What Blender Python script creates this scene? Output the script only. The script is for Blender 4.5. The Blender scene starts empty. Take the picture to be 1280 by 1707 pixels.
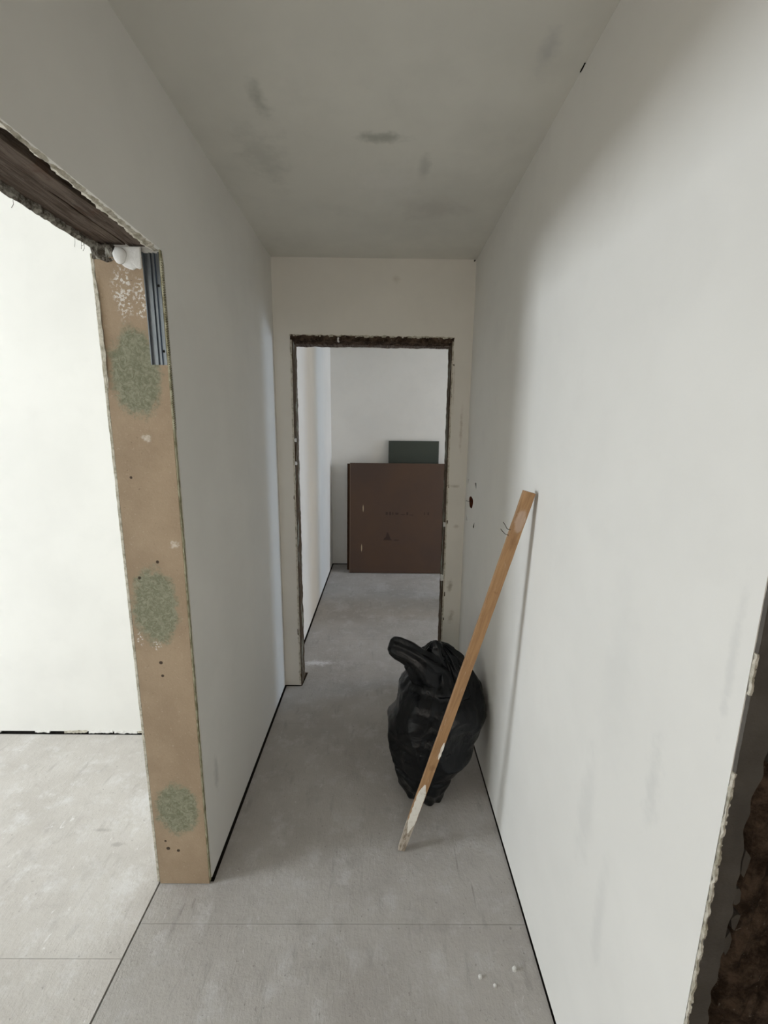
import bpy, bmesh, math, random
from mathutils import Vector, Matrix, noise

# ------------------------------------------------------------------ camera
sc = bpy.context.scene
C = sc.collection
F_PX, PITCH, YAW, ROLL, CAM_H = 709.3, 0.1881, 0.0076, 0.0111, 1.6022
cam_d = bpy.data.cameras.new('camera'); cam = bpy.data.objects.new('camera', cam_d); C.objects.link(cam)
cam_d.sensor_fit = 'VERTICAL'; cam_d.sensor_height = 36.0; cam_d.lens = 36.0 * F_PX / 1707.0
cam_d.clip_start = 0.02
_f = Vector((math.sin(YAW) * math.cos(PITCH), math.cos(YAW) * math.cos(PITCH), -math.sin(PITCH)))
_r0 = Vector((math.cos(YAW), -math.sin(YAW), 0)); _u0 = _r0.cross(_f)
_r = _r0 * math.cos(ROLL) + _u0 * math.sin(ROLL); _u = -_r0 * math.sin(ROLL) + _u0 * math.cos(ROLL)
cam.matrix_world = Matrix(((_r.x, _u.x, -_f.x, 0), (_r.y, _u.y, -_f.y, 0), (_r.z, _u.z, -_f.z, CAM_H), (0, 0, 0, 1)))
sc.camera = cam

# ------------------------------------------------------------------ world, window light, exposure
w = bpy.data.worlds.new('sky'); sc.world = w; w.use_nodes = True
w.node_tree.nodes['Background'].inputs[0].default_value = (0.62, 0.76, 1.0, 1)
w.node_tree.nodes['Background'].inputs[1].default_value = 0.6

def window_light(name, loc, direction, sx, sy, power, col, spread=180):
    d = bpy.data.lights.new(name, 'AREA'); d.shape = 'RECTANGLE'; d.size = sx; d.size_y = sy
    d.energy = power; d.color = col; d.spread = math.radians(spread)
    o = bpy.data.objects.new(name, d); C.objects.link(o); o.location = loc
    o.rotation_euler = Vector(direction).to_track_quat('-Z', 'Y').to_euler()
    return o

# daylight through the side room's window (left) and the far room's window (right)
window_light('side_room_window_light', (-5.02, 0.05, 1.82), (1, 0, -0.25), 1.00, 0.98, 198, (0.865, 0.93, 1.0))
window_light('far_room_window_light', (4.52, 4.02, 1.45), (-1, 0, -0.10), 0.60, 1.30, 88, (0.60, 0.76, 1.0))
window_light('far_room_second_window_light', (4.52, 3.06, 1.45), (-1, 0, 0), 0.55, 1.30, 42, (1.0, 0.83, 0.68))
# pale daylight from the window behind the camera
window_light('near_window_light', (-0.05, -1.98, 1.55), (0, 1, -0.05), 0.95, 1.20, 18.0, (1.0, 0.90, 0.79))

vs = sc.view_settings
vs.view_transform = 'Standard'; vs.look = 'None'; vs.gamma = 1.0; vs.exposure = -0.60; vs.use_curve_mapping = False
sc.cycles.use_light_tree = False; sc.cycles.adaptive_threshold = 0.05; sc.cycles.adaptive_min_samples = 20; sc.cycles.max_bounces = 6; sc.cycles.diffuse_bounces = 5; sc.cycles.glossy_bounces = 3

# ------------------------------------------------------------------ dimensions
XL, XR, XJ = -0.595, 0.495, -0.781          # corridor faces, side-room face of the left wall
YJ, YB, YB2 = 1.2513, 2.4638, 2.5788        # left door jamb, back wall near and far face
YP = 0.516                                  # end of the right wall
XF, YF = -0.580, 4.990                      # far room left wall and end wall
YS = 2.016                                  # side room end wall
ZC = 2.5
ZS = 2.75                                   # the side room is taller
DL, DR, DH = -0.497, 0.384, 2.088           # back doorway
ZL = 2.072                                  # left doorway head
random.seed(4)

# ------------------------------------------------------------------ material helpers
class NT:
    def __init__(s, name):
        s.m = bpy.data.materials.new(name); s.m.use_nodes = True
        s.t = s.m.node_tree; s.n = s.t.nodes; s.b = s.n['Principled BSDF']
        s.g = s.n.new('ShaderNodeNewGeometry'); s.P = s.g.outputs['Position']
    def link(s, a, b): s.t.links.new(a, b)
    def put(s, sock, v):
        if hasattr(v, 'is_output'): s.link(v, sock)
        elif isinstance(v, (tuple, list)) and len(v) == 3 and sock.type == 'RGBA': sock.default_value = (*v, 1)
        else: sock.default_value = v
    def vm(s, op, a, b=None, out=0):
        n = s.n.new('ShaderNodeVectorMath'); n.operation = op; s.put(n.inputs[0], a)
        if b is not None: s.put(n.inputs[1], b)
        return n.outputs['Value' if out else 'Vector']
    def ma(s, op, a, b=None, clamp=False):
        n = s.n.new('ShaderNodeMath'); n.operation = op; n.use_clamp = clamp; s.put(n.inputs[0], a)
        if b is not None: s.put(n.inputs[1], b)
        return n.outputs[0]
    def noise(s, scale, detail=4, rough=0.55, stretch=None, dist=0.0):
        n = s.n.new('ShaderNodeTexNoise'); n.inputs['Scale'].default_value = scale
        n.inputs['Detail'].default_value = detail; n.inputs['Roughness'].default_value = rough
        n.inputs['Distortion'].default_value = dist
        s.link(s.vm('MULTIPLY', s.P, stretch) if stretch else s.P, n.inputs['Vector'])
        return n.outputs['Fac']
    def rng(s, v, a, b, c=0.0, d=1.0, smooth=True):
        n = s.n.new('ShaderNodeMapRange'); n.interpolation_type = 'SMOOTHSTEP' if smooth else 'LINEAR'
        s.put(n.inputs[0], v)
        for i, x in zip((1, 2, 3, 4), (a, b, c, d)): n.inputs[i].default_value = x
        return n.outputs[0]
    def mix(s, f, a, b):
        n = s.n.new('ShaderNodeMix'); n.data_type = 'RGBA'; n.clamp_factor = True
        s.put(n.inputs[0], f); s.put(n.inputs[6], a); s.put(n.inputs[7], b)
        return n.outputs[2]
    def stain(s, c, r, wob=0.5, nscale=14, soft=0.5):
        d = s.vm('LENGTH', s.vm('DIVIDE', s.vm('SUBTRACT', s.P, c), r), out=1)
        nscale = 12 if nscale < 18 else 32 if nscale < 50 else 70
        if not hasattr(s, 'cache'): s.cache = {}
        if nscale not in s.cache: s.cache[nscale] = s.ma('SUBTRACT', s.noise(nscale, 3, 0.7), 0.5)
        return s.rng(s.ma('ADD', d, s.ma('MULTIPLY', s.cache[nscale], wob * 2)), 1.0, 1.0 - soft)
    def bump(s, h, strength=0.3, dist=0.002):
        n = s.n.new('ShaderNodeBump'); n.inputs['Strength'].default_value = strength
        n.inputs['Distance'].default_value = dist; s.link(h, n.inputs['Height']); s.link(n.outputs[0], s.b.inputs['Normal'])
    def done(s, col, rough=0.8, spec=0.3, metal=0.0):
        s.put(s.b.inputs['Base Color'], col); s.put(s.b.inputs['Roughness'], rough)
        s.b.inputs['Specular IOR Level'].default_value = spec; s.b.inputs['Metallic'].default_value = metal
        return s.m

def plaster(name, base, stains=(), mott=0.05):
    t = NT(name)
    dark = tuple(c * (1 - mott) for c in base)
    col = t.mix(t.rng(t.noise(1.6, 4, 0.6), 0.35, 0.65), base, dark)
    col = t.mix(t.rng(t.noise(7, 5, 0.6), 0.5, 0.75, 0, 0.35), col, tuple(c * (1 - mott * 1.6) for c in base))
    for (c, r, colr, k, wob, ns) in stains:
        col = t.mix(t.ma('MULTIPLY', t.stain(c, r, wob, ns, 1.0), k), col, colr)
    return t.done(col, 0.85, 0.2)

WHITE = (0.825, 0.810, 0.765)
GREY = (0.42, 0.39, 0.35)
M = {}
M['wall'] = plaster('painted_plaster', WHITE)
M['wall_scuffed'] = plaster('scuffed_plaster', WHITE, [
    ((0.495, 0.80, 1.10), (0.02, 0.09, 0.30), (0.60, 0.60, 0.58), 0.18, 0.7, 9),
    ((0.495, 0.545, 1.30), (0.02, 0.012, 0.16), (0.50, 0.50, 0.49), 0.25, 0.8, 26),
    ((0.495, 0.66, 0.98), (0.02, 0.03, 0.12), (0.55, 0.55, 0.53), 0.30, 0.8, 18),
    ((0.495, 0.86, 0.72), (0.02, 0.05, 0.20), (0.55, 0.55, 0.53), 0.25, 0.8, 14),
    ((0.495, 0.76, 0.55), (0.02, 0.03, 0.22), (0.55, 0.55, 0.53), 0.25, 0.8, 14),
    ((-0.595, 1.36, 0.36), (0.02, 0.03, 0.10), (0.45, 0.45, 0.42), 0.5, 0.7, 22)])
M['back_wall'] = plaster('skim_plaster', (0.80, 0.77, 0.70), [
    ((0.452, 2.464, 1.62), (0.012, 0.03, 0.17), (0.42, 0.36, 0.28), 0.55, 0.8, 22),
    ((0.430, 2.464, 1.29), (0.035, 0.03, 0.012), (0.40, 0.36, 0.28), 0.6, 0.5, 30),
    ((0.450, 2.464, 1.05), (0.025, 0.03, 0.015), (0.42, 0.36, 0.28), 0.5, 0.7, 30),
    ((0.425, 2.464, 0.68), (0.022, 0.03, 0.05), (0.36, 0.32, 0.25), 0.7, 0.9, 30),
    ((0.44, 2.464, 0.48), (0.025, 0.03, 0.06), (0.40, 0.36, 0.28), 0.55, 0.9, 24),
    ((0.40, 2.464, 1.85), (0.008, 0.03, 0.20), (0.45, 0.40, 0.32), 0.45, 0.6, 30),
    ((0.07, 2.464, 2.40), (0.03, 0.03, 0.03), (0.42, 0.38, 0.30), 0.35, 0.7, 30)], 0.06)
M['ceiling'] = plaster('ceiling_plaster', (0.78, 0.765, 0.70), [
    ((-0.35, 1.38, 2.5), (0.035, 0.09, 0.05), (0.40, 0.41, 0.36), 0.65, 0.9, 13),
    ((-0.40, 1.62, 2.5), (0.10, 0.22, 0.05), (0.50, 0.50, 0.45), 0.45, 0.9, 8),
    ((0.00, 1.52, 2.5), (0.11, 0.035, 0.05), (0.38, 0.39, 0.34), 0.75, 0.9, 14),
    ((0.14, 1.68, 2.5), (0.03, 0.10, 0.05), (0.42, 0.42, 0.38), 0.5, 0.9, 14),
    ((0.39, 1.20, 2.5), (0.03, 0.09, 0.05), (0.42, 0.42, 0.42), 0.4, 0.9, 14),
    ((0.02, 1.78, 2.5), (0.22, 0.16, 0.05), (0.83, 0.81, 0.76), 0.5, 0.9, 7),
    ((0.20, 1.95, 2.5), (0.20, 0.12, 0.05), (0.54, 0.51, 0.47), 0.4, 0.9, 8)], 0.10)

# floor: cement-bound panels, scuffed and dusty
def cement(name, dusty):
    t = NT(name)
    col = t.mix(t.rng(t.noise(1.9, 5, 0.6), 0.3, 0.7), (0.485, 0.462, 0.425), (0.390, 0.365, 0.330))
    col = t.mix(t.rng(t.noise(9, 6, 0.75), 0.48, 0.72, 0, 0.7), col, (0.56, 0.55, 0.53))
    col = t.mix(t.rng(t.noise(5, 6, 0.75), 0.52, 0.75, 0, 0.6), col, (0.33, 0.31, 0.285))
    col = t.mix(t.rng(t.noise(26, 4, 0.6, (1.0, 0.25, 1.0)), 0.56, 0.74, 0, 0.55), col, (0.32, 0.30, 0.275))
    col = t.mix(t.rng(t.noise(38, 5, 0.7, (1, 0.45, 1), 1.2), 0.62, 0.74, 0, 0.7), col, (0.68, 0.67, 0.65))
    col = t.mix(t.rng(t.noise(90, 3, 0.5), 0.66, 0.74, 0, 0.7), col, (0.24, 0.22, 0.20))
    col = t.mix(t.ma('MULTIPLY', t.stain((-0.44, 2.735, 0), (0.17, 0.055, 0.1), 1.1, 40, 1.0), 0.9), col, (0.74, 0.735, 0.72))
    for cx, cy, rr in ((-0.28, 1.02, 0.03), (-0.31, 0.955, 0.028), (0.05, 1.20, 0.035), (0.27, 1.45, 0.03), (0.19, 1.03, 0.03), (-0.05, 2.03, 0.05),
                       (0.0, 4.2, 0.12), (-0.35, 3.7, 0.10), (0.1, 3.45, 0.10), (-0.25, 1.36, 0.04), (-0.12, 1.28, 0.03), (-1.0, 1.6, 0.10), (-0.9, 1.25, 0.06)):
        col = t.mix(t.ma('MULTIPLY', t.stain((cx, cy, 0), (rr * 1.2, rr * 1.5, 0.1), 1.3, 40, 1.0), 0.55), col, (0.56, 0.55, 0.53))
    for cx, cy, rx, ry in ((-0.63, 1.19, 0.006, 0.03), (-0.66, 1.17, 0.004, 0.04), (0.30, 1.34, 0.004, 0.08), (-1.12, 1.46, 0.05, 0.012), (-1.02, 1.40, 0.04, 0.012),
                           (0.34, 1.22, 0.004, 0.06), (0.20, 1.62, 0.05, 0.03)):
        col = t.mix(t.ma('MULTIPLY', t.stain((cx, cy, 0), (rx, ry, 0.1), 0.8, 40, 0.8), 0.5), col, (0.24, 0.22, 0.20))
    h = t.ma('ADD', t.noise(45, 5, 0.7), t.ma('MULTIPLY', t.noise(140, 3, 0.6, (1, 0.3, 1)), 0.5))
    t.bump(h, 0.6, 0.004)
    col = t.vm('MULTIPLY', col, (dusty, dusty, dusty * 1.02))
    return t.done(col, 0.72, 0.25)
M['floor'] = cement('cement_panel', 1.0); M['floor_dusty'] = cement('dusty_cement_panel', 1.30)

t = NT('dark_gap'); M['gap'] = t.done((0.018, 0.016, 0.014), 0.95, 0.1)  # near-black colour paints in the shade inside gaps and holes
t = NT('screed'); M['screed'] = t.done(t.mix(t.noise(30), (0.03, 0.027, 0.024), (0.06, 0.05, 0.045)), 0.95, 0.1)

# old timber of the lintels
t = NT('old_timber')
gr = t.noise(14, 6, 0.65, (6, 0.5, 6), 0.6)
col = t.mix(t.rng(gr, 0.3, 0.7), (0.055, 0.038, 0.028), (0.20, 0.155, 0.125))
col = t.mix(t.rng(t.noise(9, 5, 0.7), 0.55, 0.7, 0, 0.7), col, (0.11, 0.06, 0.042))
col = t.mix(t.rng(t.noise(60, 4, 0.7, (3, 0.6, 3)), 0.62, 0.72, 0, 0.6), col, (0.30, 0.27, 0.24))
t.bump(t.noise(30, 6, 0.7, (5, 0.5, 5)), 0.7, 0.006)
M['timber'] = t.done(col, 0.85, 0.2)
t = NT('old_masonry')
col = t.mix(t.rng(t.noise(28, 6, 0.7), 0.35, 0.65), (0.032, 0.021, 0.014), (0.12, 0.084, 0.060))
col = t.mix(t.rng(t.noise(60, 4, 0.7), 0.62, 0.70, 0, 0.7), col, (0.26, 0.23, 0.19))
t.bump(t.noise(50, 6, 0.75), 0.9, 0.008)
M['masonry'] = t.done(col, 0.95, 0.1)
t = NT('old_jamb_plaster')
col = t.mix(t.rng(t.noise(16, 5, 0.7, (1, 1, 0.22)), 0.50, 0.62), (0.085, 0.060, 0.040), (0.26, 0.27, 0.22))
col = t.mix(t.rng(t.noise(40, 5, 0.7), 0.58, 0.70, 0, 0.8), col, (0.05, 0.035, 0.025))
t.bump(t.noise(50, 6, 0.75), 0.8, 0.006)
M['jambmix'] = t.done(col, 0.95, 0.1)
t = NT('ragged_grey_plaster')
col = t.mix(t.rng(t.noise(45, 6, 0.75), 0.42, 0.60), (0.10, 0.085, 0.068), (0.40, 0.38, 0.33))
t.bump(t.noise(90, 6, 0.75), 0.8, 0.005)
M['ragged'] = t.done(col, 0.95, 0.1)
t = NT('broken_plaster')
col = t.mix(t.rng(t.noise(40, 6, 0.7), 0.4, 0.65), (0.66, 0.62, 0.53), (0.36, 0.33, 0.25))
t.bump(t.noise(80, 6, 0.7), 0.7, 0.005)
M['broken'] = t.done(col, 0.95, 0.1)
t = NT('plaster_bead')
col = t.mix(t.rng(t.noise(60, 5, 0.7, (1, 1, 0.4)), 0.42, 0.62), (0.44, 0.42, 0.30), (0.22, 0.20, 0.12))
t.bump(t.noise(120, 4, 0.7), 0.6, 0.003)
M['bead'] = t.done(col, 0.9, 0.15)
t = NT('white_filler')
t.bump(t.noise(25, 4, 0.6), 0.5, 0.006)
M['filler'] = t.done(t.mix(t.noise(9), (0.80, 0.79, 0.76), (0.70, 0.70, 0.67)), 0.7, 0.3)

# brown board lining the jamb, with green adhesive patches
t = NT('brown_board')
col = t.mix(t.rng(t.noise(7, 5, 0.6), 0.3, 0.7), (0.395, 0.300, 0.205), (0.330, 0.245, 0.165))
col = t.mix(t.rng(t.noise(150, 4, 0.7), 0.58, 0.75, 0, 0.6), col, (0.52, 0.43, 0.33))
col = t.mix(t.rng(t.noise(110, 3, 0.6), 0.66, 0.74, 0, 0.5), col, (0.20, 0.14, 0.09))
grn = t.mix(t.rng(t.noise(60, 6, 0.75, None, 1.5), 0.35, 0.7), (0.165, 0.17, 0.11), (0.32, 0.32, 0.235))
for cx, cz, rx, rz in ((-0.692, 1.755, 0.078, 0.128), (-0.700, 1.055, 0.076, 0.135), (-0.690, 0.315, 0.080, 0.105)):
    col = t.mix(t.ma('MULTIPLY', t.stain((cx, YJ, cz), (rx * 1.06, 0.1, rz * 1.08), 0.4, 30, 0.3), 0.95), col, grn)
wf = t.rng(t.noise(130, 3, 0.6), 0.53, 0.60, 0, 0.85)
for cx, cz, rx, rz in ((-0.705, 1.965, 0.035, 0.085), (-0.660, 1.945, 0.022, 0.07), (-0.757, 0.945, 0.012, 0.03), (-0.705, 0.925, 0.02, 0.02)):
    col = t.mix(t.ma('MULTIPLY', t.stain((cx, YJ, cz), (rx, 0.1, rz), 0.4, 40, 0.5), wf), col, (0.74, 0.71, 0.66))
for cx, cz, rx, rz in ((-0.682, 1.573, 0.02, 0.012), (-0.625, 1.255, 0.02, 0.014)):
    col = t.mix(t.ma('MULTIPLY', t.stain((cx, YJ, cz), (rx, 0.1, rz), 1.3, 50, 0.9), 0.8), col, (0.66, 0.60, 0.52))
for cx, cz, rr in ((-0.699, 0.866, 0.007), (-0.697, 0.82, 0.006), (-0.680, 1.202, 0.006), (-0.735, 0.154, 0.008), (-0.70, 0.145, 0.007), (-0.735, 1.46, 0.005),
                   (-0.74, 1.15, 0.006), (-0.742, 0.185, 0.005)):
    col = t.mix(t.ma('MULTIPLY', t.stain((cx, YJ, cz), (rr, 0.1, rr), 0.3, 80, 0.4), 0.9), col, (0.03, 0.018, 0.012))
t.bump(t.ma('ADD', t.noise(160, 4, 0.7), t.noise(40, 4, 0.6)), 0.3, 0.002)
M['board'] = t.done(col, 0.85, 0.2)

t = NT('galvanised_steel')
M['steel'] = t.done(t.mix(t.noise(18, 4, 0.6, (4, 4, 0.4)), (0.16, 0.18, 0.205), (0.36, 0.38, 0.40)), 0.33, 0.5, 1.0)
t = NT('rusty_nail'); M['nail'] = t.done((0.06, 0.05, 0.035), 0.5, 0.5, 0.6)

# batten wood (object space so that the grain runs along it)
t = NT('batten_wood')
tc = t.n.new('ShaderNodeTexCoord'); t.P = tc.outputs['Object']
col = t.mix(t.rng(t.noise(20, 6, 0.65, (4, 4, 0.35), 0.5), 0.3, 0.7), (0.42, 0.245, 0.115), (0.29, 0.160, 0.075))
col = t.mix(t.rng(t.noise(9, 4, 0.6, (2, 2, 0.6)), 0.55, 0.75, 0, 0.6), col, (0.52, 0.31, 0.17))
col = t.mix(t.rng(t.noise(45, 4, 0.7, (3, 3, 0.35)), 0.62, 0.72, 0, 0.6), col, (0.62, 0.50, 0.38))
for z, rz, k in ((0.40, 0.020, 0.45), (1.30, 0.05, 0.4), (1.12, 0.01, 0.5)):
    col = t.mix(t.ma('MULTIPLY', t.stain((0.004, 0, z), (0.016, 0.06, rz), 0.8, 40, 0.9), k), col, (0.15, 0.065, 0.025))
col = t.mix(t.ma('MULTIPLY', t.stain((0.0, 0, 0.0), (0.2, 0.2, 0.155), 0.12, 60, 0.12), 0.85), col,
            t.mix(t.rng(t.noise(50, 5, 0.7, (2, 2, 0.5)), 0.45, 0.6), (0.50, 0.46, 0.39), (0.22, 0.19, 0.15)))
col = t.mix(t.ma('MULTIPLY', t.stain((0.0, -0.01, 1.375), (0.02, 0.05, 0.045), 0.5, 40, 0.4), 0.6), col, (0.52, 0.40, 0.32))
t.bump(t.noise(30, 5, 0.7, (5, 5, 0.4)), 0.4, 0.002)
M['batten'] = t.done(col, 0.6, 0.35)
t = NT('old_white_paint')
M['paint'] = t.done(t.mix(t.rng(t.noise(60, 5, 0.7), 0.5, 0.7), (0.80, 0.77, 0.69), (0.62, 0.57, 0.48)), 0.55, 0.4)

t = NT('black_polythene')
t.bump(t.noise(13, 6, 0.62, None, 1.6), 0.40, 0.012)
dust = t.rng(t.noise(55, 5, 0.7), 0.66, 0.76, 0, 0.22)
M['bag'] = t.done(t.mix(dust, (0.0045, 0.0055, 0.0068), (0.10, 0.10, 0.10)), t.rng(t.noise(6), 0.3, 0.7, 0.13, 0.26), 0.32)

t = NT('brown_fibreboard')
col = t.mix(t.rng(t.noise(1.5, 4, 0.6), 0.3, 0.7), (0.115, 0.070, 0.047), (0.095, 0.062, 0.048))
for cx, cz, rz in ((-0.20, 0.74, 0.05), (-0.215, 0.29, 0.055)):
    col = t.mix(t.stain((cx, 4.7, cz), (0.008, 0.2, rz), 0.3, 60, 0.6), col, (0.50, 0.40, 0.26))
M['fibre'] = t.done(col, 0.75, 0.25)
t = NT('brown_board_edge'); M['fibre_dark'] = t.done((0.060, 0.030, 0.016), 0.85, 0.2)
t = NT('pale_paper_edge'); M['fibre_edge'] = t.done((0.20, 0.145, 0.105), 0.85, 0.2)
t = NT('green_gypsum_paper')
M['green'] = t.done(t.mix(t.noise(3, 5), (0.062, 0.072, 0.060), (0.075, 0.082, 0.066)), 0.8, 0.2)
t = NT('stamp_ink'); M['ink'] = t.done((0.066, 0.043, 0.034), 0.8, 0.2)
t = NT('dark_grey_render')
col = t.mix(t.rng(t.noise(6, 5, 0.6), 0.35, 0.65), (0.085, 0.076, 0.066), (0.125, 0.113, 0.098))
t.bump(t.noise(40, 5, 0.7), 0.4, 0.004)
M['render'] = t.done(col, 0.75, 0.25)
t = NT('red_cavity'); M['cavity'] = t.done(t.mix(t.noise(40), (0.20, 0.065, 0.03), (0.09, 0.03, 0.018)), 0.95, 0.1)

# ------------------------------------------------------------------ mesh helpers
class MB:
    def __init__(s): s.v = []; s.f = []
    def add(s, vs_, fs):
        o = len(s.v); s.v += [tuple(v) for v in vs_]; s.f += [tuple(i + o for i in f) for f in fs]; return s
    def box(s, x0, x1, y0, y1, z0, z1):
        return s.add([(x, y, z) for x in (x0, x1) for y in (y0, y1) for z in (z0, z1)],
                     [(0, 1, 3, 2), (4, 6, 7, 5), (0, 4, 5, 1), (2, 3, 7, 6), (0, 2, 6, 4), (1, 5, 7, 3)])
    def prism(s, poly, axis, a, b):
        # poly in the two other axes (order x,y,z without axis), extruded from a to b along axis
        def p(q, d):
            q = list(q); q.insert(axis, d); return q
        n = len(poly)
        vs_ = [p(q, a) for q in poly] + [p(q, b) for q in poly]
        return s.add(vs_, [tuple(range(n))[::-1], tuple(range(n, 2 * n))] + [(i, (i + 1) % n, (i + 1) % n + n, i + n) for i in range(n)])
    def tube(s, pts, r, k=8):
        pts = [Vector(p) for p in pts]; rings = []
        for i, p in enumerate(pts):
            d = (pts[min(i + 1, len(pts) - 1)] - pts[max(i - 1, 0)]).normalized()
            u = d.cross(Vector((0.3, 0.2, 0.9))).normalized(); v = d.cross(u)
            rr = r[i] if isinstance(r, (list, tuple)) else r
            rings.append([p + (u * math.cos(a) + v * math.sin(a)) * rr for a in [2 * math.pi * j / k for j in range(k)]])
        return s.rings(rings)
    def rings(s, rings, cap=True):
        k = len(rings[0]); vs_ = [q for r in rings for q in r]; fs = []
        for i in range(len(rings) - 1):
            for j in range(k): fs.append((i * k + j, i * k + (j + 1) % k, (i + 1) * k + (j + 1) % k, (i + 1) * k + j))
        if cap: fs += [tuple(range(k))[::-1], tuple(range((len(rings) - 1) * k, len(rings) * k))]
        return s.add(vs_, fs)
    def noisy(s, p0, p1, n, U, V, sec, amp, freq, seed=0, per=4, taper=None):
        # closed section (u,v) swept from p0 to p1 with broken, uneven edges
        p0, p1, U, V = Vector(p0), Vector(p1), Vector(U), Vector(V); pts = []
        m = len(sec)
        for i in range(m):
            a, b = sec[i], sec[(i + 1) % m]
            for j in range(per): pts.append((a[0] + (b[0] - a[0]) * j / per, a[1] + (b[1] - a[1]) * j / per))
        rings = []
        for i in range(n + 1):
            tt = i / n; c = p0.lerp(p1, tt); kf = taper(tt) if taper else 1.0; ring = []
            for (u, v) in pts:
                q = c + U * u * kf + V * v * kf
                e = Vector((seed * 7.3, seed * 3.1, seed * 1.7))
                du = noise.noise(q * freq + e) + 0.5 * noise.noise(q * freq * 2.7 + e)
                dv = noise.noise(q * freq + e + Vector((31, 17, 5))) + 0.5 * noise.noise(q * freq * 2.7 + e + Vector((3, 57, 15)))
                ring.append(q + U * du * amp[0] + V * dv * amp[1])
            rings.append(ring)
        return s.rings(rings)
    def build(s, name, mat, parent=None, origin=(0, 0, 0), smooth=False, bevel=0):
        me = bpy.data.meshes.new(name)
        me.from_pydata([(x - origin[0], y - origin[1], z - origin[2]) for x, y, z in s.v], [], s.f)
        bm = bmesh.new(); bm.from_mesh(me); bmesh.ops.recalc_face_normals(bm, faces=bm.faces)
        if bevel:
            bmesh.ops.bevel(bm, geom=[e for e in bm.edges], offset=bevel, segments=2, affect='EDGES', profile=0.6)
        bm.to_mesh(me); bm.free()
        if smooth: me.shade_smooth()
        me.materials.append(M[mat] if isinstance(mat, str) else mat)
        o = bpy.data.objects.new(name, me); C.objects.link(o)
        if parent is not None: o.parent = parent
        else: o.location = origin
        return o

def structure(o, label=None):
    o['kind'] = 'structure'
    if label: o['label'] = label
    return o
def thing(o, label, cat, group=None):
    o['label'] = label; o['category'] = cat
    if group: o['group'] = group
    return o
def empty(name, loc=(0, 0, 0)):
    o = bpy.data.objects.new(name, None); C.objects.link(o); o.location = loc; o.empty_display_size = 0.1; return o

# ------------------------------------------------------------------ floor and ceiling
fl = structure(MB().box(-5.1, 4.7, -2.1, 5.2, -0.12, -0.019).build('floor', 'screed'), 'grey cement panel floor scuffed with plaster dust')
def panel(x0, x1, y0, y1, gx0=0.001, gx1=0.001, gy=0.0007, mat='floor'):
    return MB().box(x0 + gx0, x1 - gx1, y0 + gy, y1 - gy, -0.019, 0.0).build('floor_panel', mat, fl)
JX = -0.7815
# corridor row
for a, b in ((-1.80, -0.84), (-0.84, 0.15)):
    panel(JX, 1.6, a, b, gx0=0.0032)
MB().prism([(JX + 0.0032, 0.1507), (1.6, 0.1507), (1.6, YP - 0.006), (XR - 0.0035, YP - 0.006), (XR - 0.0035, 1.1263), (JX + 0.0032, 1.1263)], 2, -0.019, 0.0).build('floor_panel', 'floor', fl)
GL, GR = XL + 0.0065, XR - 0.0035
MB().prism([(JX + 0.0032, 1.1277), (GR, 1.1277), (GR, 2.1023), (GL, 2.1023), (GL, YJ + 0.010), (JX + 0.0032, YJ + 0.010)], 2, -0.019, 0.0).build('floor_panel', 'floor', fl)
# panel through the back doorway, cut around the broken corner of the jamb
MB().prism([(GL, 2.1037), (GR, 2.1037), (GR, 2.4600), (XR + 0.1, 2.4600), (XR + 0.1, 3.0793), (XF + 0.008, 3.0793), (XF + 0.008, 2.622), (-0.478, 2.616), (-0.490, 2.463), (-0.500, 2.458), (GL, 2.458)],
           2, -0.019, 0.0).build('floor_panel', 'floor', fl)
panel(XR + 0.1, 4.55, 2.50, 3.08)
for a, b in ((3.08, 3.992), (3.992, 4.98)):
    panel(XF + 0.008, 1.35, a, b); panel(1.35, 4.55, a, b)
# side room rows
for a, b in ((-2.0, -0.92), (-0.92, 0.055), (0.055, 1.032), (1.032, YS - 0.006)):
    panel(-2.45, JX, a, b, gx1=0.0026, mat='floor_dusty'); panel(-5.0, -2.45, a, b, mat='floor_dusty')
# rubble in the broken corner at the foot of the jamb
for i in range(7):
    x = -0.500 + 0.018 * random.random() - 0.004; y = 2.475 + 0.135 * i / 6
    MB().noisy((x - 0.012, y, -0.012), (x + 0.014, y + 0.006, -0.010), 4, (0, 1, 0), (0, 0, 1), [(-0.010, -0.007), (0.010, -0.007), (0.008, 0.008), (-0.009, 0.006)], (0.004, 0.004), 60, i).build('brick_fragment', 'masonry', fl)
structure(MB().box(XJ + 0.01, 4.7, -2.1, 5.2, ZC, ZC + 0.1).build('ceiling', 'ceiling'), 'smudged pale skimmed ceiling')
structure(MB().box(-5.1, XJ + 0.1, -2.1, 5.2, ZS, ZS + 0.1).build('ceiling_side_room', 'wall'))

# ------------------------------------------------------------------ walls
GB = 0.016
wl = MB().box(XJ, XL, YJ + 0.012, YB + 0.002, GB, ZC)
wl.box(XJ, XJ + 0.1, -2.0, YS, ZC, ZS).box(XJ, XL, 0.25, YJ + 0.012, 2.20, ZC).box(XL - 0.014, XL, 0.25, YJ + 0.012, ZL, 2.20).box(XJ, XJ + 0.004, 0.25, YJ + 0.012, ZL + 0.016, 2.20)
wl.box(XJ, XL, -2.0, 0.25, GB, ZC)
wl = structure(wl.build('wall_left', 'wall_scuffed'), 'white plastered wall on the left with the rough doorway')
MB().box(XJ + 0.012, XL - 0.012, YJ + 0.02, YB, -0.019, GB).build('bottom_gap', 'gap', wl)
MB().box(XJ + 0.012, XL - 0.012, -2.0, 0.24, -0.019, GB).build('bottom_gap', 'gap', wl)

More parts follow.
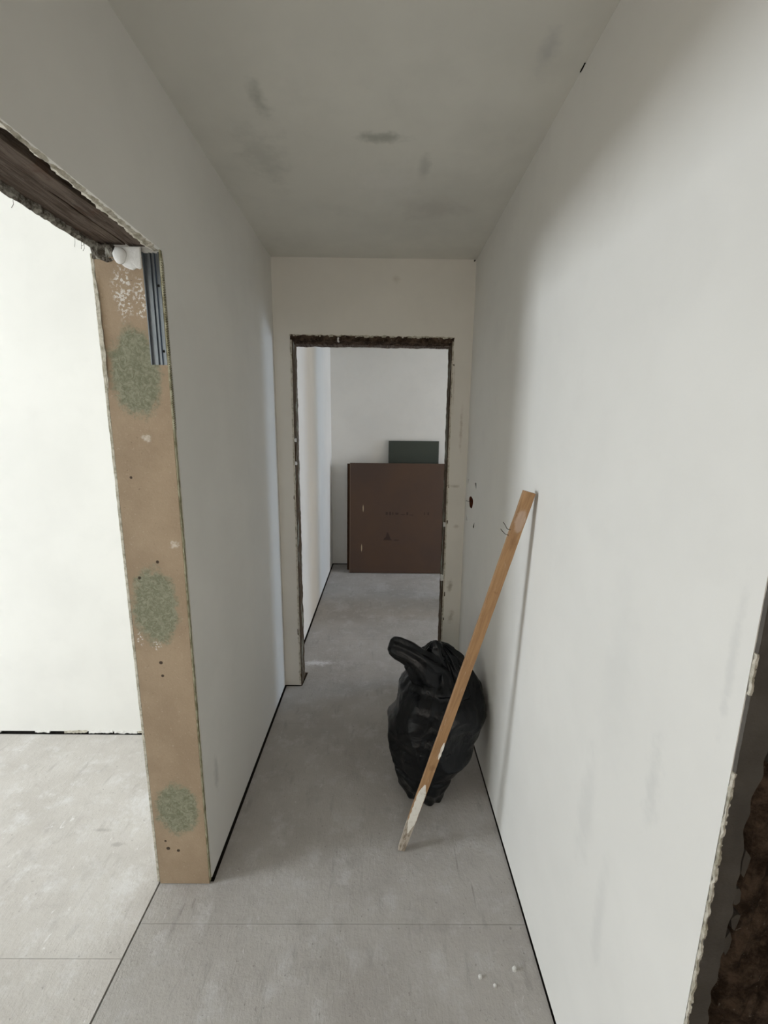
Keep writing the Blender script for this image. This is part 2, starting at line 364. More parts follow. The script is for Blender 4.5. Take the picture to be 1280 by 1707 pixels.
wb = MB().box(XL - 0.2, DL, YB, YB2, 0.004, ZC).box(DR, 4.6, YB, YB2, 0.004, ZC).box(DL, DR, YB, YB2, DH, ZC)
wb = structure(wb.build('wall_back', 'back_wall'), 'pale end wall with the rough doorway to the far room')

# right wall with the small round cable hole (real recess)
HY, HZ = 2.305, 1.222
wr_mb = MB(); N = 20
ring = [(HY + (0.050 + 0.007 * math.sin(3 * a)) * math.cos(a), HZ + (0.036 + 0.004 * math.cos(2 * a)) * math.sin(a)) for a in [2 * math.pi * i / N for i in range(N)]]
# square collar around the hole
y0, y1, z0, z1 = 2.20, 2.41, 1.10, 1.34
outer = []
for i in range(N):
    a = 2 * math.pi * i / N; c, s_ = math.cos(a), math.sin(a); k = 1 / max(abs(c), abs(s_))
    outer.append(((y0 + y1) / 2 + c * k * (y1 - y0) / 2, (z0 + z1) / 2 + s_ * k * (z1 - z0) / 2))
wr_mb.add([(XR, *q) for q in outer] + [(XR, *q) for q in ring], [(i, (i + 1) % N, (i + 1) % N + N, i + N) for i in range(N)])
T2 = XR + 0.19
wr_mb.box(XR, XR + 0.012, YP, YP + 0.04, 0.009, ZC).box(XR, T2, YP + 0.04, y0, 0.009, ZC).box(XR, T2, y1, YB, 0.009, ZC).box(XR, T2, y0, y1, 0.009, z0).box(XR, T2, y0, y1, z1, ZC).box(XR + 0.052, T2, y0, y1, z0, z1)
wr_mb.box(XR, T2, -2.0, YP, 2.10, ZC).box(XR, T2, -2.0, -0.45, 0.006, 2.10)
wr = structure(wr_mb.build('wall_right', 'wall_scuffed'), 'white plastered wall on the right')
MB().box(XR + 0.010, T2 - 0.01, YP + 0.02, YB, -0.019, 0.009).build('bottom_gap', 'gap', wr)
MB().add([(XR + 0.0008, *q) for q in ring] + [(XR + 0.05, *q) for q in ring], [(i, (i + 1) % N, (i + 1) % N + N, i + N) for i in range(N)] + [tuple(range(N, 2 * N))]).build('cable_hole', 'cavity', wr)
MB().tube([(XR + 0.045, HY, HZ), (XR + 0.010, HY + 0.012, HZ), (XR - 0.008, HY + 0.06, HZ - 0.002), (XR - 0.010, HY + 0.09, HZ - 0.006)], 0.0011).build('wire', 'nail', wr)
# tiny nail tip in the top corner
MB().tube([(XR - 0.012, YB - 0.006, ZC - 0.008), (XR - 0.012, YB - 0.016, ZC - 0.010)], 0.004).build('nail_tip', 'gap', wr)
MB().noisy((XR - 0.001, 1.235, ZC - 0.001), (XR - 0.001, 1.262, ZC - 0.001), 8, (1, 0, 0), (0, 0, 1), [(-0.002, -0.001), (0.001, -0.001), (0.001, 0.001), (-0.002, 0.001)], (0.0015, 0.001), 90, 3).build('crack', 'gap', wr)

wf = structure(MB().box(XF - 0.2, 4.6, YF, YF + 0.1, 0.008, ZC).build('wall_far', 'wall'), 'off-white end wall of the far room behind the leaning boards')
MB().box(XF, 4.6, YF + 0.008, YF + 0.1, -0.019, 0.008).build('bottom_gap', 'gap', wf)
wfl = structure(MB().box(XF - 0.15, XF, YB2, YF, 0.014, ZC).build('wall_far_left', 'wall'), 'white left wall of the far room')
MB().box(XF - 0.14, XF - 0.012, YB2, YF, -0.019, 0.014).build('bottom_gap', 'gap', wfl)
ws = structure(MB().box(-5.0, XJ, YS, YS + 0.1, 0.015, ZS).build('wall_side_room', 'wall'), 'bright white wall of the side room seen through the left doorway')
MB().box(-5.0, XJ, YS + 0.012, YS + 0.1, -0.019, 0.015).build('bottom_gap', 'gap', ws)
# crumbling plaster along the foot of that wall
x = -2.3
k = 0
while x < -0.80:
    L = 0.05 + 0.14 * random.random(); g = random.random()
    if g < 0.55:
        hgt = 0.004 + 0.008 * random.random()
        MB().noisy((x, YS + 0.001, 0.006 + 0.006 * random.random()), (x + L, YS + 0.001, 0.007 + 0.006 * random.random()), int(L / 0.006), (0, 1, 0), (0, 0, 1),
                   [(-0.003, -hgt / 2), (0.008, -hgt / 2), (0.008, hgt / 2 + 0.006), (-0.002, hgt / 2 + 0.006)], (0.0025, 0.0035), 70, k).build('broken_plaster', 'broken' if g < 0.25 else 'wall', ws)
    x += L + 0.01 * random.random(); k += 1

# walls out of view that close the rooms round their windows
structure(MB().box(-5.15, -5.0, -2.0, -0.48, 0, ZS).box(-5.15, -5.0, 0.58, YS, 0, ZS).box(-5.15, -5.0, -0.48, 0.58, 0, 1.30).box(-5.15, -5.0, -0.48, 0.58, 2.34, ZS).build('wall_side_window', 'wall'))
structure(MB().box(-5.1, -0.55, -2.1, -2.0, 0, ZS).box(0.45, 2.0, -2.1, -2.0, 0, ZC).box(-0.55, 0.45, -2.1, -2.0, 0, 0.92).box(-0.55, 0.45, -2.1, -2.0, 2.18, ZC).build('wall_near', 'wall'))
structure(MB().box(1.9, 2.0, -2.0, YB, 0, ZC).build('wall_near_right', 'wall'))
wfw = MB()
for a, b in ((YB2, 2.76), (3.36, 3.70), (4.34, YF)): wfw.box(4.55, 4.65, a, b, 0, ZC)
for a, b in ((2.76, 3.36), (3.70, 4.34)): wfw.box(4.55, 4.65, a, b, 0, 0.78).box(4.55, 4.65, a, b, 2.12, ZC)
structure(wfw.build('wall_far_window', 'wall'))
# unseen short pier, added to cast the shadow band across the far room
structure(MB().box(0.98, 1.13, 3.56, 3.94, 0, ZC).build('wall_far_shade_pier', 'wall'))

# ------------------------------------------------------------------ left doorway
d1 = structure(empty('door_1', (XL, YJ, 0)), 'rough opening without a frame in the left wall')
O1 = (XL, YJ, 0)
# brown lining board of the jamb, cut out at the top for the steel channel
BX0, BX1, CZ = -0.7755, -0.601, 1.777
MB().prism([(BX0, 0.004), (BX1, 0.004), (BX1, CZ), (-0.647, CZ), (-0.647, 2.052), (BX0, 2.052)], 1, YJ, YJ + 0.0125).build('jamb_board', 'board', d1, O1)
# steel channel: ribbed profile swept down the jamb
prof = [(-0.647, 0.000), (-0.6445, 0.000), (-0.6445, 0.009), (-0.633, 0.009), (-0.631, 0.004), (-0.6275, 0.004), (-0.6255, 0.009), (-0.6225, 0.009), (-0.6205, 0.004), (-0.617, 0.004), (-0.615, 0.009),
        (-0.6045, 0.009), (-0.6045, -0.001), (-0.6015, -0.001), (-0.6015, 0.0105), (-0.647, 0.0105)]
ch = MB().prism([(x, YJ + y) for x, y in prof], 2, CZ, 2.066).build('steel_channel', 'steel', d1, O1)
ch['label'] = 'short ribbed galvanised steel channel at the top of the jamb'
for z in (1.985, 1.815):
    MB().prism([(-0.6120 + 0.0036 * math.cos(a), z + 0.0036 * math.sin(a)) for a in [2 * math.pi * i / 12 for i in range(12)]], 1, YJ + 0.0082, YJ + 0.0095).build('screw_hole', 'gap', ch, O1)
# beads and torn paper down both edges of the board
MB().noisy((XL - 0.003, YJ + 0.004, 0.012), (XL - 0.003, YJ + 0.004, 2.085), 300, (1, 0, 0), (0, 1, 0), [(-0.0035, -0.003), (0.0008, -0.003), (0.0008, 0.006), (-0.0035, 0.006)], (0.0011, 0.0012), 45, 2).build('corner_bead', 'bead', d1, O1)
# serrated bead behind the channel
sb = MB()
z = 1.60
while z < 2.05:
    sb.box(XL - 0.0035, XL + 0.0015, YJ - 0.003, YJ + 0.006, z, z + 0.0032); z += 0.0062
sb.box(XL - 0.005, XL - 0.001, YJ - 0.002, YJ + 0.006, 1.60, 2.06)
sb.build('serrated_bead', 'bead', d1, O1)
MB().noisy((BX0 - 0.004, YJ + 0.002, 0.012), (BX0 - 0.004, YJ + 0.002, 2.06), 300, (1, 0, 0), (0, 1, 0), [(-0.0045, -0.002), (0.0030, -0.002), (0.0030, 0.008), (-0.0045, 0.008)], (0.0011, 0.001), 60, 5).build('plaster_edge', 'broken', d1, O1)
# torn paper curl on the upper left edge
MB().noisy((BX0 + 0.004, YJ - 0.003, 1.70), (BX0 - 0.001, YJ - 0.003, 2.02), 60, (1, 0, 0), (0, 1, 0), [(-0.004, -0.001), (0.004, -0.001), (0.004, 0.002), (-0.004, 0.002)], (0.0028, 0.001), 30, 8, taper=lambda q: min(1.0, 0.1 + 4 * q, 0.1 + 4 * (1 - q))).build('torn_paper', 'broken', d1, O1)
# white filler at the head of the jamb
fo = [(-0.716, 2.076), (-0.690, 2.078), (-0.648, 2.078), (-0.648, 2.050), (-0.6485, 2.026), (-0.654, 2.022), (-0.662, 2.025), (-0.672, 2.020), (-0.684, 2.023), (-0.694, 2.028), (-0.704, 2.036), (-0.715, 2.040), (-0.722, 2.052), (-0.721, 2.066)]
cxf, czf = -0.683, 2.050
fr = []
for k_, yy in ((1.0, 0.002), (1.0, -0.0015), (0.93, -0.0032), (0.6, -0.0042), (0.2, -0.0046)):
    fr.append([Vector((cxf + (x - cxf) * k_, YJ + yy, czf + (z - czf) * k_)) for x, z in fo])
wfil = MB().rings(fr).build('white_filler', 'filler', d1, O1)
fr = []
for i in range(7):
    ph = math.pi / 2 * i / 6
    fr.append([Vector((-0.703 + 0.0185 * math.cos(ph * 0.98) * math.cos(a) * (1 + 0.08 * math.sin(3 * a)), YJ - 0.004 - 0.007 * math.sin(ph), 2.054 + 0.021 * math.cos(ph * 0.98) * math.sin(a))) for a in [2 * math.pi * j / 20 for j in range(20)]])
MB().rings(fr).build('filler_blob', 'filler', wfil, O1, smooth=True)
MB().noisy((-0.778, YJ + 0.004, 2.062), (-0.722, YJ + 0.004, 2.060), 20, (0, 1, 0), (0, 0, 1), [(-0.008, -0.016), (0.012, -0.016), (0.012, 0.022), (-0.006, 0.022)], (0.006, 0.009), 60, 6).build('broken_plaster', 'ragged', d1, O1)
# two old beams of the head
def beam(x0, x1, z0, seed, nm='lintel_beam', sk=0.0):
    return MB().noisy((-sk, 0.25, z0), (sk, YJ + 0.05, z0), 160, (1, 0, 0), (0, 0, 1), [(x0, 0), (x1, 0), (x1, 0.12), (x0, 0.12)], (0.0022, 0.0022), 9, seed, per=8).build(nm, 'timber', d1, O1)
beam(-0.704, -0.655, 2.083, 1, sk=0.024); beam(-0.776, -0.703, 2.086, 2, sk=0.009)
beam(-0.668, -0.648, 2.104, 3, 'timber_splinter', 0.026)
MB().box(-0.720, -0.609, 0.25, YJ + 0.05, 2.150, 2.20).build('gap_shade_backing', 'gap', d1, O1)  # black sheet standing in for the shade deep between lip and beam
# ragged plaster lip along the corridor side and along the side-room side
def lip(y0_, y1_, x0_, w0, w1, z_, seed, amp, matn, nm):
    mb = MB(); n = int((y1_ - y0_) / 0.004); rings = []
    for i in range(n + 1):
        tt = i / n; y = y0_ + (y1_ - y0_) * tt; wd = w0 + (w1 - w0) * max(0.0, (tt - 0.42) / 0.58) ** 0.7
        e = Vector((y * 30, seed * 9.1, 0)); e2 = Vector((y * 110, seed * 4.7, 3))
        j = noise.noise(e) * amp + noise.noise(e2) * amp * 0.6
        jz = noise.noise(e + Vector((0, 0, 9))) * 0.004 + noise.noise(e2 + Vector((0, 0, 7))) * 0.003
        sgn = -1 if wd >= 0 else 1
        mid = x0_ - wd * 0.55 + j * 0.3; tip = x0_ - wd - j
        ins = 0.004 * sgn
        rings.append([Vector((x0_ + ins, y, z_ + 0.030)), Vector((x0_ + 0.25 * ins, y, z_ + 0.0015 + min(0.0, jz * 0.8))), Vector((mid, y, z_ - 0.003 + jz)), Vector((tip, y, z_ + 0.004 + jz)), Vector((tip, y, z_ + 0.030))])
    return mb.rings(rings).build(nm, matn, d1, O1)
lip(0.25, YJ + 0.005, XL, 0.005, 0.038, ZL, 1, 0.012, 'broken', 'plaster_lip')
lip(0.25, YJ + 0.005, XJ, -0.012, -0.016, ZL, 2, 0.008, 'ragged', 'plaster_lip')
for i in range(16):      # torn fibres hanging from the far edge
    y = 0.74 + 0.5 * random.random(); L = 0.006 + 0.014 * random.random()
    MB().tube([(XJ + 0.003, y, ZL + 0.002), (XJ - 0.001, y + 0.004, ZL - L * 0.5), (XJ - 0.002, y + 0.006 * random.uniform(-1, 1), ZL - L)], 0.0005, 4).build('fibre', 'jambmix', d1, O1)

# ------------------------------------------------------------------ back doorway
d2 = structure(empty('door_2', (0, YB, 0)), 'rough opening without a frame in the end wall')
O2 = (0, YB, 0)
def rim(nm, p0, p1, U, V, sec, amp, mat, seed, freq=34, step=0.006):
    L = (Vector(p1) - Vector(p0)).length
    return MB().noisy(p0, p1, int(L / step), U, V, sec, amp, freq, seed).build(nm, mat, d2, O2)
ZT = DH
rim('lintel_beam', (DL - 0.004, YB + 0.09, ZT - 0.009), (DR + 0.004, YB + 0.09, ZT - 0.012), (0, 1, 0), (0, 0, 1), [(-0.045, -0.006), (0.030, -0.006), (0.030, 0.02), (-0.045, 0.02)], (0.003, 0.004), 'timber', 3, 24)
rim('broken_masonry', (DL - 0.008, YB + 0.022, ZT + 0.004), (DR + 0.008, YB + 0.022, ZT - 0.004), (0, 1, 0), (0, 0, 1), [(-0.024, -0.006), (0.026, -0.012), (0.026, 0.018), (-0.024, 0.020)], (0.003, 0.006), 'masonry', 4, 42)
rim('masonry_jamb', (DL + 0.002, YB + 0.075, 0.0), (DL + 0.002, YB + 0.075, ZT), (1, 0, 0), (0, 1, 0), [(-0.015, -0.074), (0.002, -0.074), (0.001, 0.042), (-0.015, 0.042)], (0.0032, 0.002), 'jambmix', 5, 18)
rim('masonry_jamb', (DR - 0.002, YB + 0.075, 0.0), (DR - 0.002, YB + 0.075, ZT), (1, 0, 0), (0, 1, 0), [(-0.001, 0.042), (-0.002, -0.074), (0.015, -0.074), (0.015, 0.042)], (0.0032, 0.002), 'jambmix', 6, 18)
rim('plaster_edge', (DL - 0.005, YB - 0.0005, 0.012), (DL - 0.005, YB - 0.0005, ZT), (1, 0, 0), (0, 1, 0), [(-0.004, -0.002), (0.004, -0.002), (0.004, 0.01), (-0.004, 0.01)], (0.0022, 0.001), 'broken', 7, 30)
rim('plaster_edge', (DR + 0.004, YB - 0.0005, 0.012), (DR + 0.004, YB - 0.0005, ZT), (1, 0, 0), (0, 1, 0), [(-0.004, -0.002), (0.004, -0.002), (0.004, 0.01), (-0.004, 0.01)], (0.0025, 0.001), 'broken', 8, 30)
rim('plaster_edge', (DL - 0.012, YB - 0.0005, ZT + 0.024), (DR + 0.012, YB - 0.0005, ZT + 0.018), (0, 1, 0), (0, 0, 1), [(-0.001, -0.006), (0.012, -0.006), (0.012, 0.004), (-0.001, 0.004)], (0.0008, 0.005), 'broken', 9, 60, 0.004)
for x, z, s_ in ((DL + 0.006, 1.545, 0.010), (DL + 0.007, 1.415, 0.008), (DR - 0.006, 1.06, 0.012), (DR - 0.008, 0.73, 0.018), (DL + 0.255, ZT + 0.002, 0.010)):
    MB().noisy((x - s_ * 0.5, YB - 0.001, z), (x + s_ * 0.5, YB + 0.004, z), 5, (0, 1, 0), (0, 0, 1), [(-0.006, -s_), (0.006, -s_), (0.006, s_), (-0.006, s_)], (0.003, 0.005), 70, z).build('plaster_flake', 'filler', d2, O2)
MB().box(XL + 0.002, DL - 0.006, YB + 0.004, YB + 0.02, -0.019, 0.004).build('bottom_gap', 'gap', d2, O2)

# ------------------------------------------------------------------ right doorway: only its dark reveal shows
d3 = structure(empty('door_3', (XR, YP, 0)), 'dark broken reveal of the opening in the right wall')
O3 = (XR, YP, 0)
# grey rendered strip along the arris
mb = MB(); rings = []
for i in range(261):
    z = 0.30 + 1.80 * i / 260
    wdt = 0.034 + 0.012 * noise.noise(Vector((z * 9, 3, 1))) + 0.007 * noise.noise(Vector((z * 34, 5, 1))) - 0.010 * max(0, 0.8 - z)
    jx = 0.0008 * noise.noise(Vector((z * 60, 1, 1)))
    rings.append([Vector((XR + 0.0015 + jx, YP - 0.006, z)), Vector((XR + wdt, YP - 0.006 + 0.001 * noise.noise(Vector((z * 20, 0, 4))), z)), Vector((XR + wdt - 0.002, YP + 0.010, z)), Vector((XR + 0.0015, YP + 0.010, z))])
mb.rings(rings).build('rendered_strip', 'render', d3, O3)
# rough old masonry set back behind it
nx, nz = 36, 150; vs_ = []; fs = []
for i in range(nx + 1):
    for j in range(nz + 1):
        x = XR + 0.012 + 0.175 * i / nx; z = 0.30 + 1.80 * j / nz
        q = Vector((x * 14, z * 8, 0.3)); q2 = Vector((x * 45, z * 30, 1.3))
        d = 0.010 * noise.noise(q) + 0.006 * noise.noise(q2) + 0.003 * noise.noise(q2 * 2.3)
        crev = 0.020 * math.exp(-((x - XR - 0.046 - 0.006 * noise.noise(Vector((z * 7, 1, 2)))) / 0.006) ** 2)
        vs_.append((x, YP + 0.006 + d + crev, z))
for i in range(nx):
    for j in range(nz):
        a = i * (nz + 1) + j; fs.append((a, a + nz + 1, a + nz + 2, a + 1))
MB().add(vs_, fs).build('broken_masonry', 'masonry', d3, O3)
for i, (x, z, hw, hh) in enumerate(((0.047, 0.985, 0.0060, 0.022), (0.044, 0.925, 0.0050, 0.020), (0.049, 0.880, 0.0060, 0.017), (0.043, 0.835, 0.0060, 0.018), (0.055, 1.17, 0.0060, 0.028))):
    n = 7; poly = [(XR + x + hw * (1 + 0.9 * noise.noise(Vector((i * 5.1, k_ * 1.7, 2.0)))) * math.cos(2 * math.pi * k_ / n + 0.4), z + hh * (1 + 0.9 * noise.noise(Vector((i * 3.3, k_ * 1.7, 7.0)))) * math.sin(2 * math.pi * k_ / n + 0.4)) for k_ in range(n)]
    MB().prism(poly, 1, YP - 0.001, YP + 0.012).build('render_chip', 'render', d3, O3)
# frayed white plaster along the arris, heavier low down
MB().noisy((XR - 0.0005, YP + 0.000, 0.30), (XR - 0.0005, YP + 0.000, 1.14), 210, (1, 0, 0), (0, 1, 0), [(-0.0003, -0.0062), (0.0030, -0.0066), (0.0030, 0.0), (-0.0003, -0.0022)], (0.0004, 0.0028), 85, 3).build('frayed_plaster', 'broken', d3, O3)
MB().noisy((XR - 0.0003, YP + 0.0, 1.26), (XR - 0.0003, YP + 0.0, 1.32), 16, (1, 0, 0), (0, 1, 0), [(-0.0003, -0.006), (0.003, -0.0065), (0.003, 0.0), (-0.0003, -0.002)], (0.0004, 0.0022), 90, 5).build('frayed_plaster', 'broken', d3, O3)

# ------------------------------------------------------------------ boards leaning in the far room
def leaning(name, x0, x1, yb_, yt_, length, th, mat):
    ang = math.asin((yt_ - yb_) / length)
    o = MB().box(x0, x1, 0, th, 0, length).build(name, mat, None, (0, 0, 0), bevel=0.002)
    for v in o.data.vertices: v.co.x -= (x0 + x1) / 2
    o.location = ((x0 + x1) / 2, yb_, 0.0); o.rotation_euler = (-ang, 0, 0)
    o.location.z = 0.001 + th * math.sin(ang)
    return o
gb = leaning('gypsum_board', 0.083, 0.662, 4.865, 4.955, 1.495, 0.0125, 'green')
thing(gb, 'dark green gypsum board standing behind the brown boards, top edge showing', 'board')
rb = leaning('fibreboard', -0.388, 0.84, 4.765, 4.885, 1.235, 0.030, 'fibre_dark')
thing(rb, 'dark brown board leaning behind the large front board, only its edge showing', 'board')
fb_ = leaning('fibreboard', -0.353, 0.86, 4.655, 4.800, 1.250, 0.040, 'fibre')
thing(fb_, 'large brown stamped board leaning in front of the others in far room', 'board')
cxo = (-0.353 + 0.86) / 2
def onboard(nm, mat, rects):
    for (x0, x1, z0, z1) in rects: MB().box(x0 - cxo, x1 - cxo, -0.0012, 0.001, z0, z1).build(nm, mat, fb_)
onboard('paper_edge', 'fibre_edge', [(-0.3525, -0.3465, 0.003, 1.247)])
onboard('stamp', 'ink', [(0.055, 0.078, 0.668, 0.700), (0.095, 0.115, 0.666, 0.702), (0.130, 0.142, 0.668, 0.698), (0.165, 0.200, 0.672, 0.692), (0.225, 0.275, 0.668, 0.676), (0.29, 0.31, 0.668, 0.70), (0.325, 0.37, 0.664, 0.672),
                             (0.49, 0.50, 0.668, 0.70), (0.53, 0.545, 0.668, 0.70)])
MB().prism([(0.03 - cxo, 0.378), (0.135 - cxo, 0.378), (0.115 - cxo, 0.392), (0.10 - cxo, 0.43), (0.082 - cxo, 0.468), (0.07 - cxo, 0.462), (0.062 - cxo, 0.42), (0.04 - cxo, 0.40)], 1, -0.0012, 0.001).build('stamp', 'ink', fb_)
onboard('stamp', 'ink', [(0.155, 0.205, 0.376, 0.386)])

# ------------------------------------------------------------------ rubbish bag
OB = (0.22, 1.68, 0.0)
prof = [  # z, x_left, x_right, y_front, y_back
    (0.000, 0.130, 0.275, 1.585, 1.72), (0.020, 0.122, 0.290, 1.574, 1.76), (0.06, 0.100, 0.312, 1.566, 1.82), (0.12, 0.070, 0.362, 1.562, 1.88), (0.20, 0.050, 0.425, 1.560, 1.93), (0.28, 0.048, 0.462, 1.566, 1.96),
    (0.36, 0.066, 0.478, 1.576, 1.98), (0.42, 0.084, 0.474, 1.590, 1.98), (0.455, 0.100, 0.462, 1.612, 1.97), (0.478, 0.125, 0.450, 1.645, 1.96), (0.505, 0.160, 0.432, 1.690, 1.94), (0.54, 0.188, 0.405, 1.725, 1.92),
    (0.58, 0.205, 0.368, 1.750, 1.89), (0.62, 0.222, 0.330, 1.768, 1.86), (0.645, 0.236, 0.300, 1.780, 1.84)]
def pr(z):
    for a, b in zip(prof, prof[1:]):
        if z <= b[0]:
            k_ = (z - a[0]) / (b[0] - a[0]); return [a[i] + (b[i] - a[i]) * k_ for i in range(1, 5)]
    return prof[-1][1:]
def crease(v):
    return 1.0 - abs(noise.noise(v)) * 2.0
NR, NA = 96, 168; rings = []
for i in range(NR + 1):
    z = prof[-1][0] * i / NR; xl_, xr_, yf_, yb_ = pr(z); ring_ = []
    cx, cy, rx, ry = (xl_ + xr_) / 2, (yf_ + yb_) / 2, (xr_ - xl_) / 2, (yb_ - yf_) / 2
    for j in range(NA):
        a = 2 * math.pi * j / NA; ca, sa = math.cos(a), math.sin(a)
        e = 2 / 2.35; px = math.copysign(abs(ca) ** e, ca); py = math.copysign(abs(sa) ** e, sa)
        p = Vector((cx + rx * px, cy + ry * py, z))
        nrm = Vector((px / rx, py / ry, 0)).normalized()
        q = p * 6.5
        d = 0.026 * (crease(q * 0.85 + Vector((4, 1, 2))) - 0.55) + 0.006 * (crease(p * 14 + Vector((9, 3, 7))) - 0.5) + 0.0012 * (crease(p * 38 + Vector((2, 5, 1))) - 0.5)
        top = max(0.0, min(1.0, (z - 0.40) / 0.18))
        d += top * 0.010 * math.sin(11 * a + 3 * noise.noise(Vector((a * 2, z * 9, 0)))) + top * 0.006 * math.sin(23 * a + 1.7)
        low = max(0.0, 1 - z / 0.16)
        d += low * 0.006 * math.sin(9 * a + 1.0 + 8 * z) - 0.004 * low
        d -= 0.030 * math.exp(-((z - 0.462 - 0.012 * math.sin(2 * a)) / 0.011) ** 2) * max(0, -sa)       # fold under the slumped top
        d -= 0.006 * math.exp(-((z - 0.13 + 0.02 * math.cos(a)) / 0.008) ** 2)
        q = p + nrm * d
        q.z = max(0.0, z + (0.010 * noise.noise(p * 9) if 0 < i else 0)) if i else 0.0
        if q.x > XR - 0.006: q.x = XR - 0.006 - 0.004 * abs(noise.noise(p * 20))
        ring_.append(q)
    rings.append(ring_)
bag = empty('rubbish_bag', OB)
thing(bag, 'black plastic rubbish bag tied at the top, slumped against the right wall', 'bag')
MB().rings(rings).build('bag_body', 'bag', bag, OB, smooth=True)
def ear(pts, rw, rt, seed, nm, up=(0, 0, 1)):
    pts = [Vector(p) for p in pts]; n = 34; rings = []; K = 40
    for i in range(n + 1):
        s_ = i / n * (len(pts) - 1); k_ = min(int(s_), len(pts) - 2); tt = s_ - k_
        p_ = pts[max(k_ - 1, 0)]; a_, b_ = pts[k_], pts[k_ + 1]; n_ = pts[min(k_ + 2, len(pts) - 1)]
        c = 0.5 * ((2 * a_) + (b_ - p_) * tt + (2 * p_ - 5 * a_ + 4 * b_ - n_) * tt * tt + (3 * a_ - p_ - 3 * b_ + n_) * tt ** 3)
        d_ = (b_ - a_).normalized(); V_ = Vector(up); V_ = (V_ - d_ * V_.dot(d_)).normalized(); U_ = d_.cross(V_)
        w_ = rw[k_] + (rw[k_ + 1] - rw[k_]) * tt; t_ = rt[k_] + (rt[k_ + 1] - rt[k_]) * tt
        ring_ = []
        for j in range(K):
            a = 2 * math.pi * j / K
            f_ = 1 + 0.10 * math.sin(7 * a + seed + 2 * i / n) + 0.16 * noise.noise(Vector((math.cos(a) * 2, math.sin(a) * 2 + seed, i / n * 4)))
            ring_.append(c + V_ * w_ * f_ * math.cos(a) + U_ * t_ * f_ * math.sin(a))
        rings.append(ring_)
    return MB().rings(rings).build(nm, 'bag', bag, OB, smooth=True)
ear([(0.285, 1.79, 0.44), (0.225, 1.765, 0.53), (0.150, 1.765, 0.607), (0.085, 1.775, 0.640), (0.056, 1.78, 0.650), (0.042, 1.782, 0.654)], [0.12, 0.090, 0.055, 0.046, 0.041, 0.020], [0.10, 0.070, 0.045, 0.036, 0.032, 0.014], 1, 'tied_ear')
ear([(0.290, 1.80, 0.52), (0.262, 1.795, 0.60), (0.256, 1.792, 0.645), (0.253, 1.79, 0.662), (0.252, 1.79, 0.668)], [0.07, 0.048, 0.026, 0.014, 0.004], [0.07, 0.048, 0.028, 0.016, 0.004], 2, 'tied_ear', (0, 1, 0))
ear([(0.262, 1.80, 0.60), (0.320, 1.80, 0.575), (0.385, 1.81, 0.515), (0.430, 1.82, 0.450), (0.440, 1.82, 0.43)], [0.022, 0.030, 0.028, 0.022, 0.006], [0.024, 0.034, 0.032, 0.024, 0.006], 3, 'fold')

# ------------------------------------------------------------------ wooden batten
foot = Vector((0.091, 1.383, 0.0)); top = Vector((0.468, 1.330, 1.418))
Lb = (top - foot).length
ba = empty('wooden_batten', foot)
thing(ba, 'long brown wooden batten with a white-painted lower end, propped against the right wall', 'batten')
Z_ = (top - foot).normalized(); X_ = Vector((1, 0, 0)); X_ = (X_ - Z_ * X_.dot(Z_)).normalized(); Y_ = Z_.cross(X_)
rot = Matrix((X_, Y_, Z_)).transposed().to_4x4()
ba.rotation_euler = (rot @ Matrix.Rotation(math.radians(-4), 4, 'Z')).to_euler()
rings = []; nB = 90
for i in range(nB + 1):
    tt = i / nB; z = Lb * tt; hw = 0.0155 + 0.0035 * tt; hd = 0.010 + 0.001 * tt
    if tt < 0.10: hw *= 0.86 + 1.4 * tt
    jag = 0.0008; bow = 0.003 * math.sin(math.pi * tt)
    ring_ = []
    for (u, v) in ((-1, -1), (0, -1.0), (1, -1), (1, 0), (1, 1), (0, 1), (-1, 1), (-1, 0)):
        e_ = Vector((u * 3, v * 3, z * 22)); k_ = 0.965 if u and v else 1.0
        zz = z + (0.0 if i else (0.010 * (u + 1) / 2 * 0.4 + 0.004))
        ring_.append(Vector((u * hw * k_ + jag * noise.noise(e_) + bow, v * hd * k_ + jag * noise.noise(e_ + Vector((9, 9, 9))), zz)))
    rings.append(ring_)
MB().rings(rings).build('batten_body', 'batten', ba)
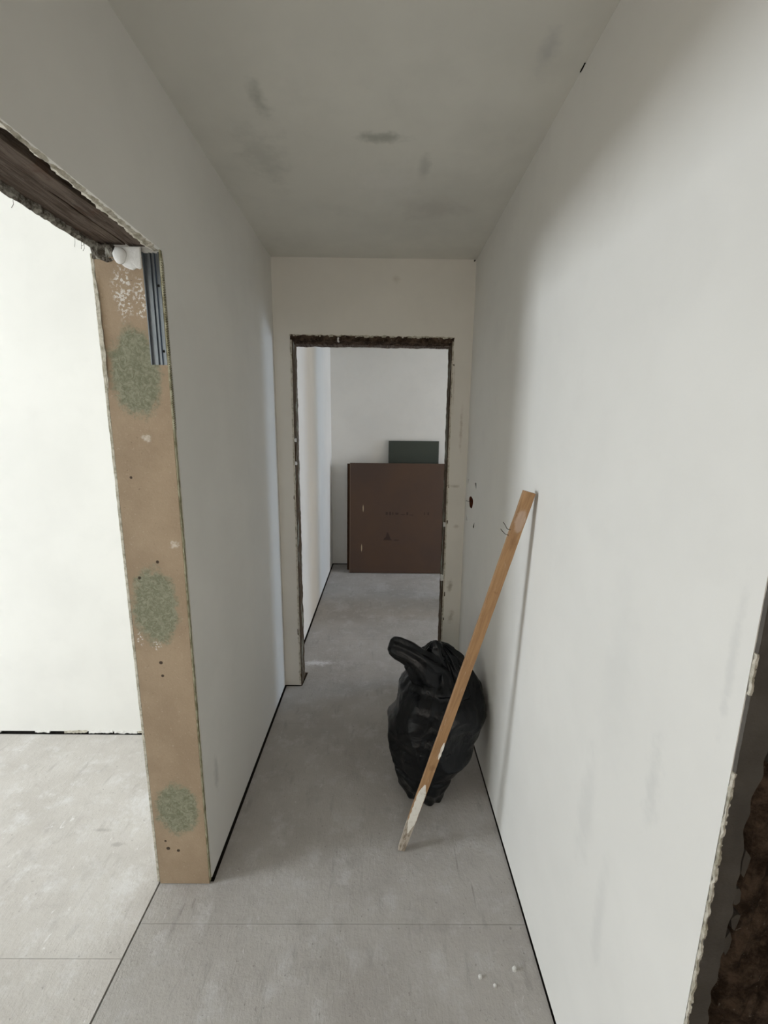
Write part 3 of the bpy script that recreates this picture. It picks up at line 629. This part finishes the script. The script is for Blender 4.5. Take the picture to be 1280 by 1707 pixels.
def flake(z0_, z1_, u0, u1, seed, nm, n=26):
    L_ = []; R_ = []
    for i in range(n + 1):
        tt = i / n; z = z0_ + (z1_ - z0_) * tt; hw = 0.0155 + 0.0035 * z / Lb
        if z / Lb < 0.10: hw *= 0.86 + 1.4 * z / Lb
        e0 = 0.14 * noise.noise(Vector((z * 70, seed, 1))); e1 = 0.14 * noise.noise(Vector((z * 70, seed, 5)))
        pinch = min(1, 4 * tt + 0.1, 5 * (1 - tt) + 0.15); c = (u0 + u1) / 2
        bow = 0.003 * math.sin(math.pi * z / Lb)
        L_.append(((c + (u0 - c) * pinch + e0 * pinch) * hw + bow, z)); R_.append(((c + (u1 - c) * pinch + e1 * pinch) * hw + bow, z))
    vs_ = []; fs = []
    for (lx, z), (rx_, _) in zip(L_, R_):
        hd = 0.010 + 0.001 * z / Lb
        for x in (lx, rx_):
            vs_.append((x, -hd - 0.0016, z)); vs_.append((x, -hd + 0.001, z))
    for i in range(n):
        a = i * 4; b = a + 4
        fs += [(a, a + 2, b + 2, b), (a, b, b + 1, a + 1), (a + 2, a + 3, b + 3, b + 2)]
    fs += [(0, 1, 3, 2), (n * 4, n * 4 + 2, n * 4 + 3, n * 4 + 1)]
    return MB().add(vs_, fs).build(nm, 'paint', ba)
p1 = flake(0.095, 0.325, -0.97, 0.84, 2.0, 'paint_patch'); p1['label'] = 'flaking white paint near the foot'
flake(0.445, 0.520, 0.45, 0.95, 6.0, 'paint_patch', 14)
for dz in (0.0, 0.018):
    z = 1.335 - dz
    MB().tube([(-0.012, -0.006, z), (-0.030, -0.010, z + 0.002), (-0.042, -0.012, z + 0.014 - dz * 0.3), (-0.050, -0.014, z + 0.020 - dz * 0.3)], 0.0011, 6).build('bent_nail', 'nail', ba)

# ------------------------------------------------------------------ loose crumbs near the camera
for i, (x, y, r, lab) in enumerate(((0.418, 1.005, 0.0058, 'small white plaster crumb on the floor, the one nearest the right wall'),
                                    (0.310, 0.987, 0.0050, 'small white plaster crumb on the floor, the leftmost of three'),
                                    (0.349, 0.966, 0.0042, 'tiny white plaster crumb on the floor, the lowest of three'))):
    o = MB().noisy((x - r, y, r * 0.8), (x + r, y + r * 0.3, r * 0.8), 6, (0, 1, 0), (0, 0, 1), [(-r, -r * 0.75), (r, -r * 0.75), (r * 0.8, r), (-r * 0.7, r * 0.9)], (r * 0.3, r * 0.15), 120, i, taper=lambda q: 0.45 + 0.55 * math.sin(math.pi * (0.15 + 0.7 * q))).build('plaster_crumb', 'filler', None, (x, y, 0))
    mz = min(v.co.z for v in o.data.vertices)
    for v in o.data.vertices: v.co.z -= mz
    thing(o, lab, 'crumb', 'loose plaster crumbs by the right wall')
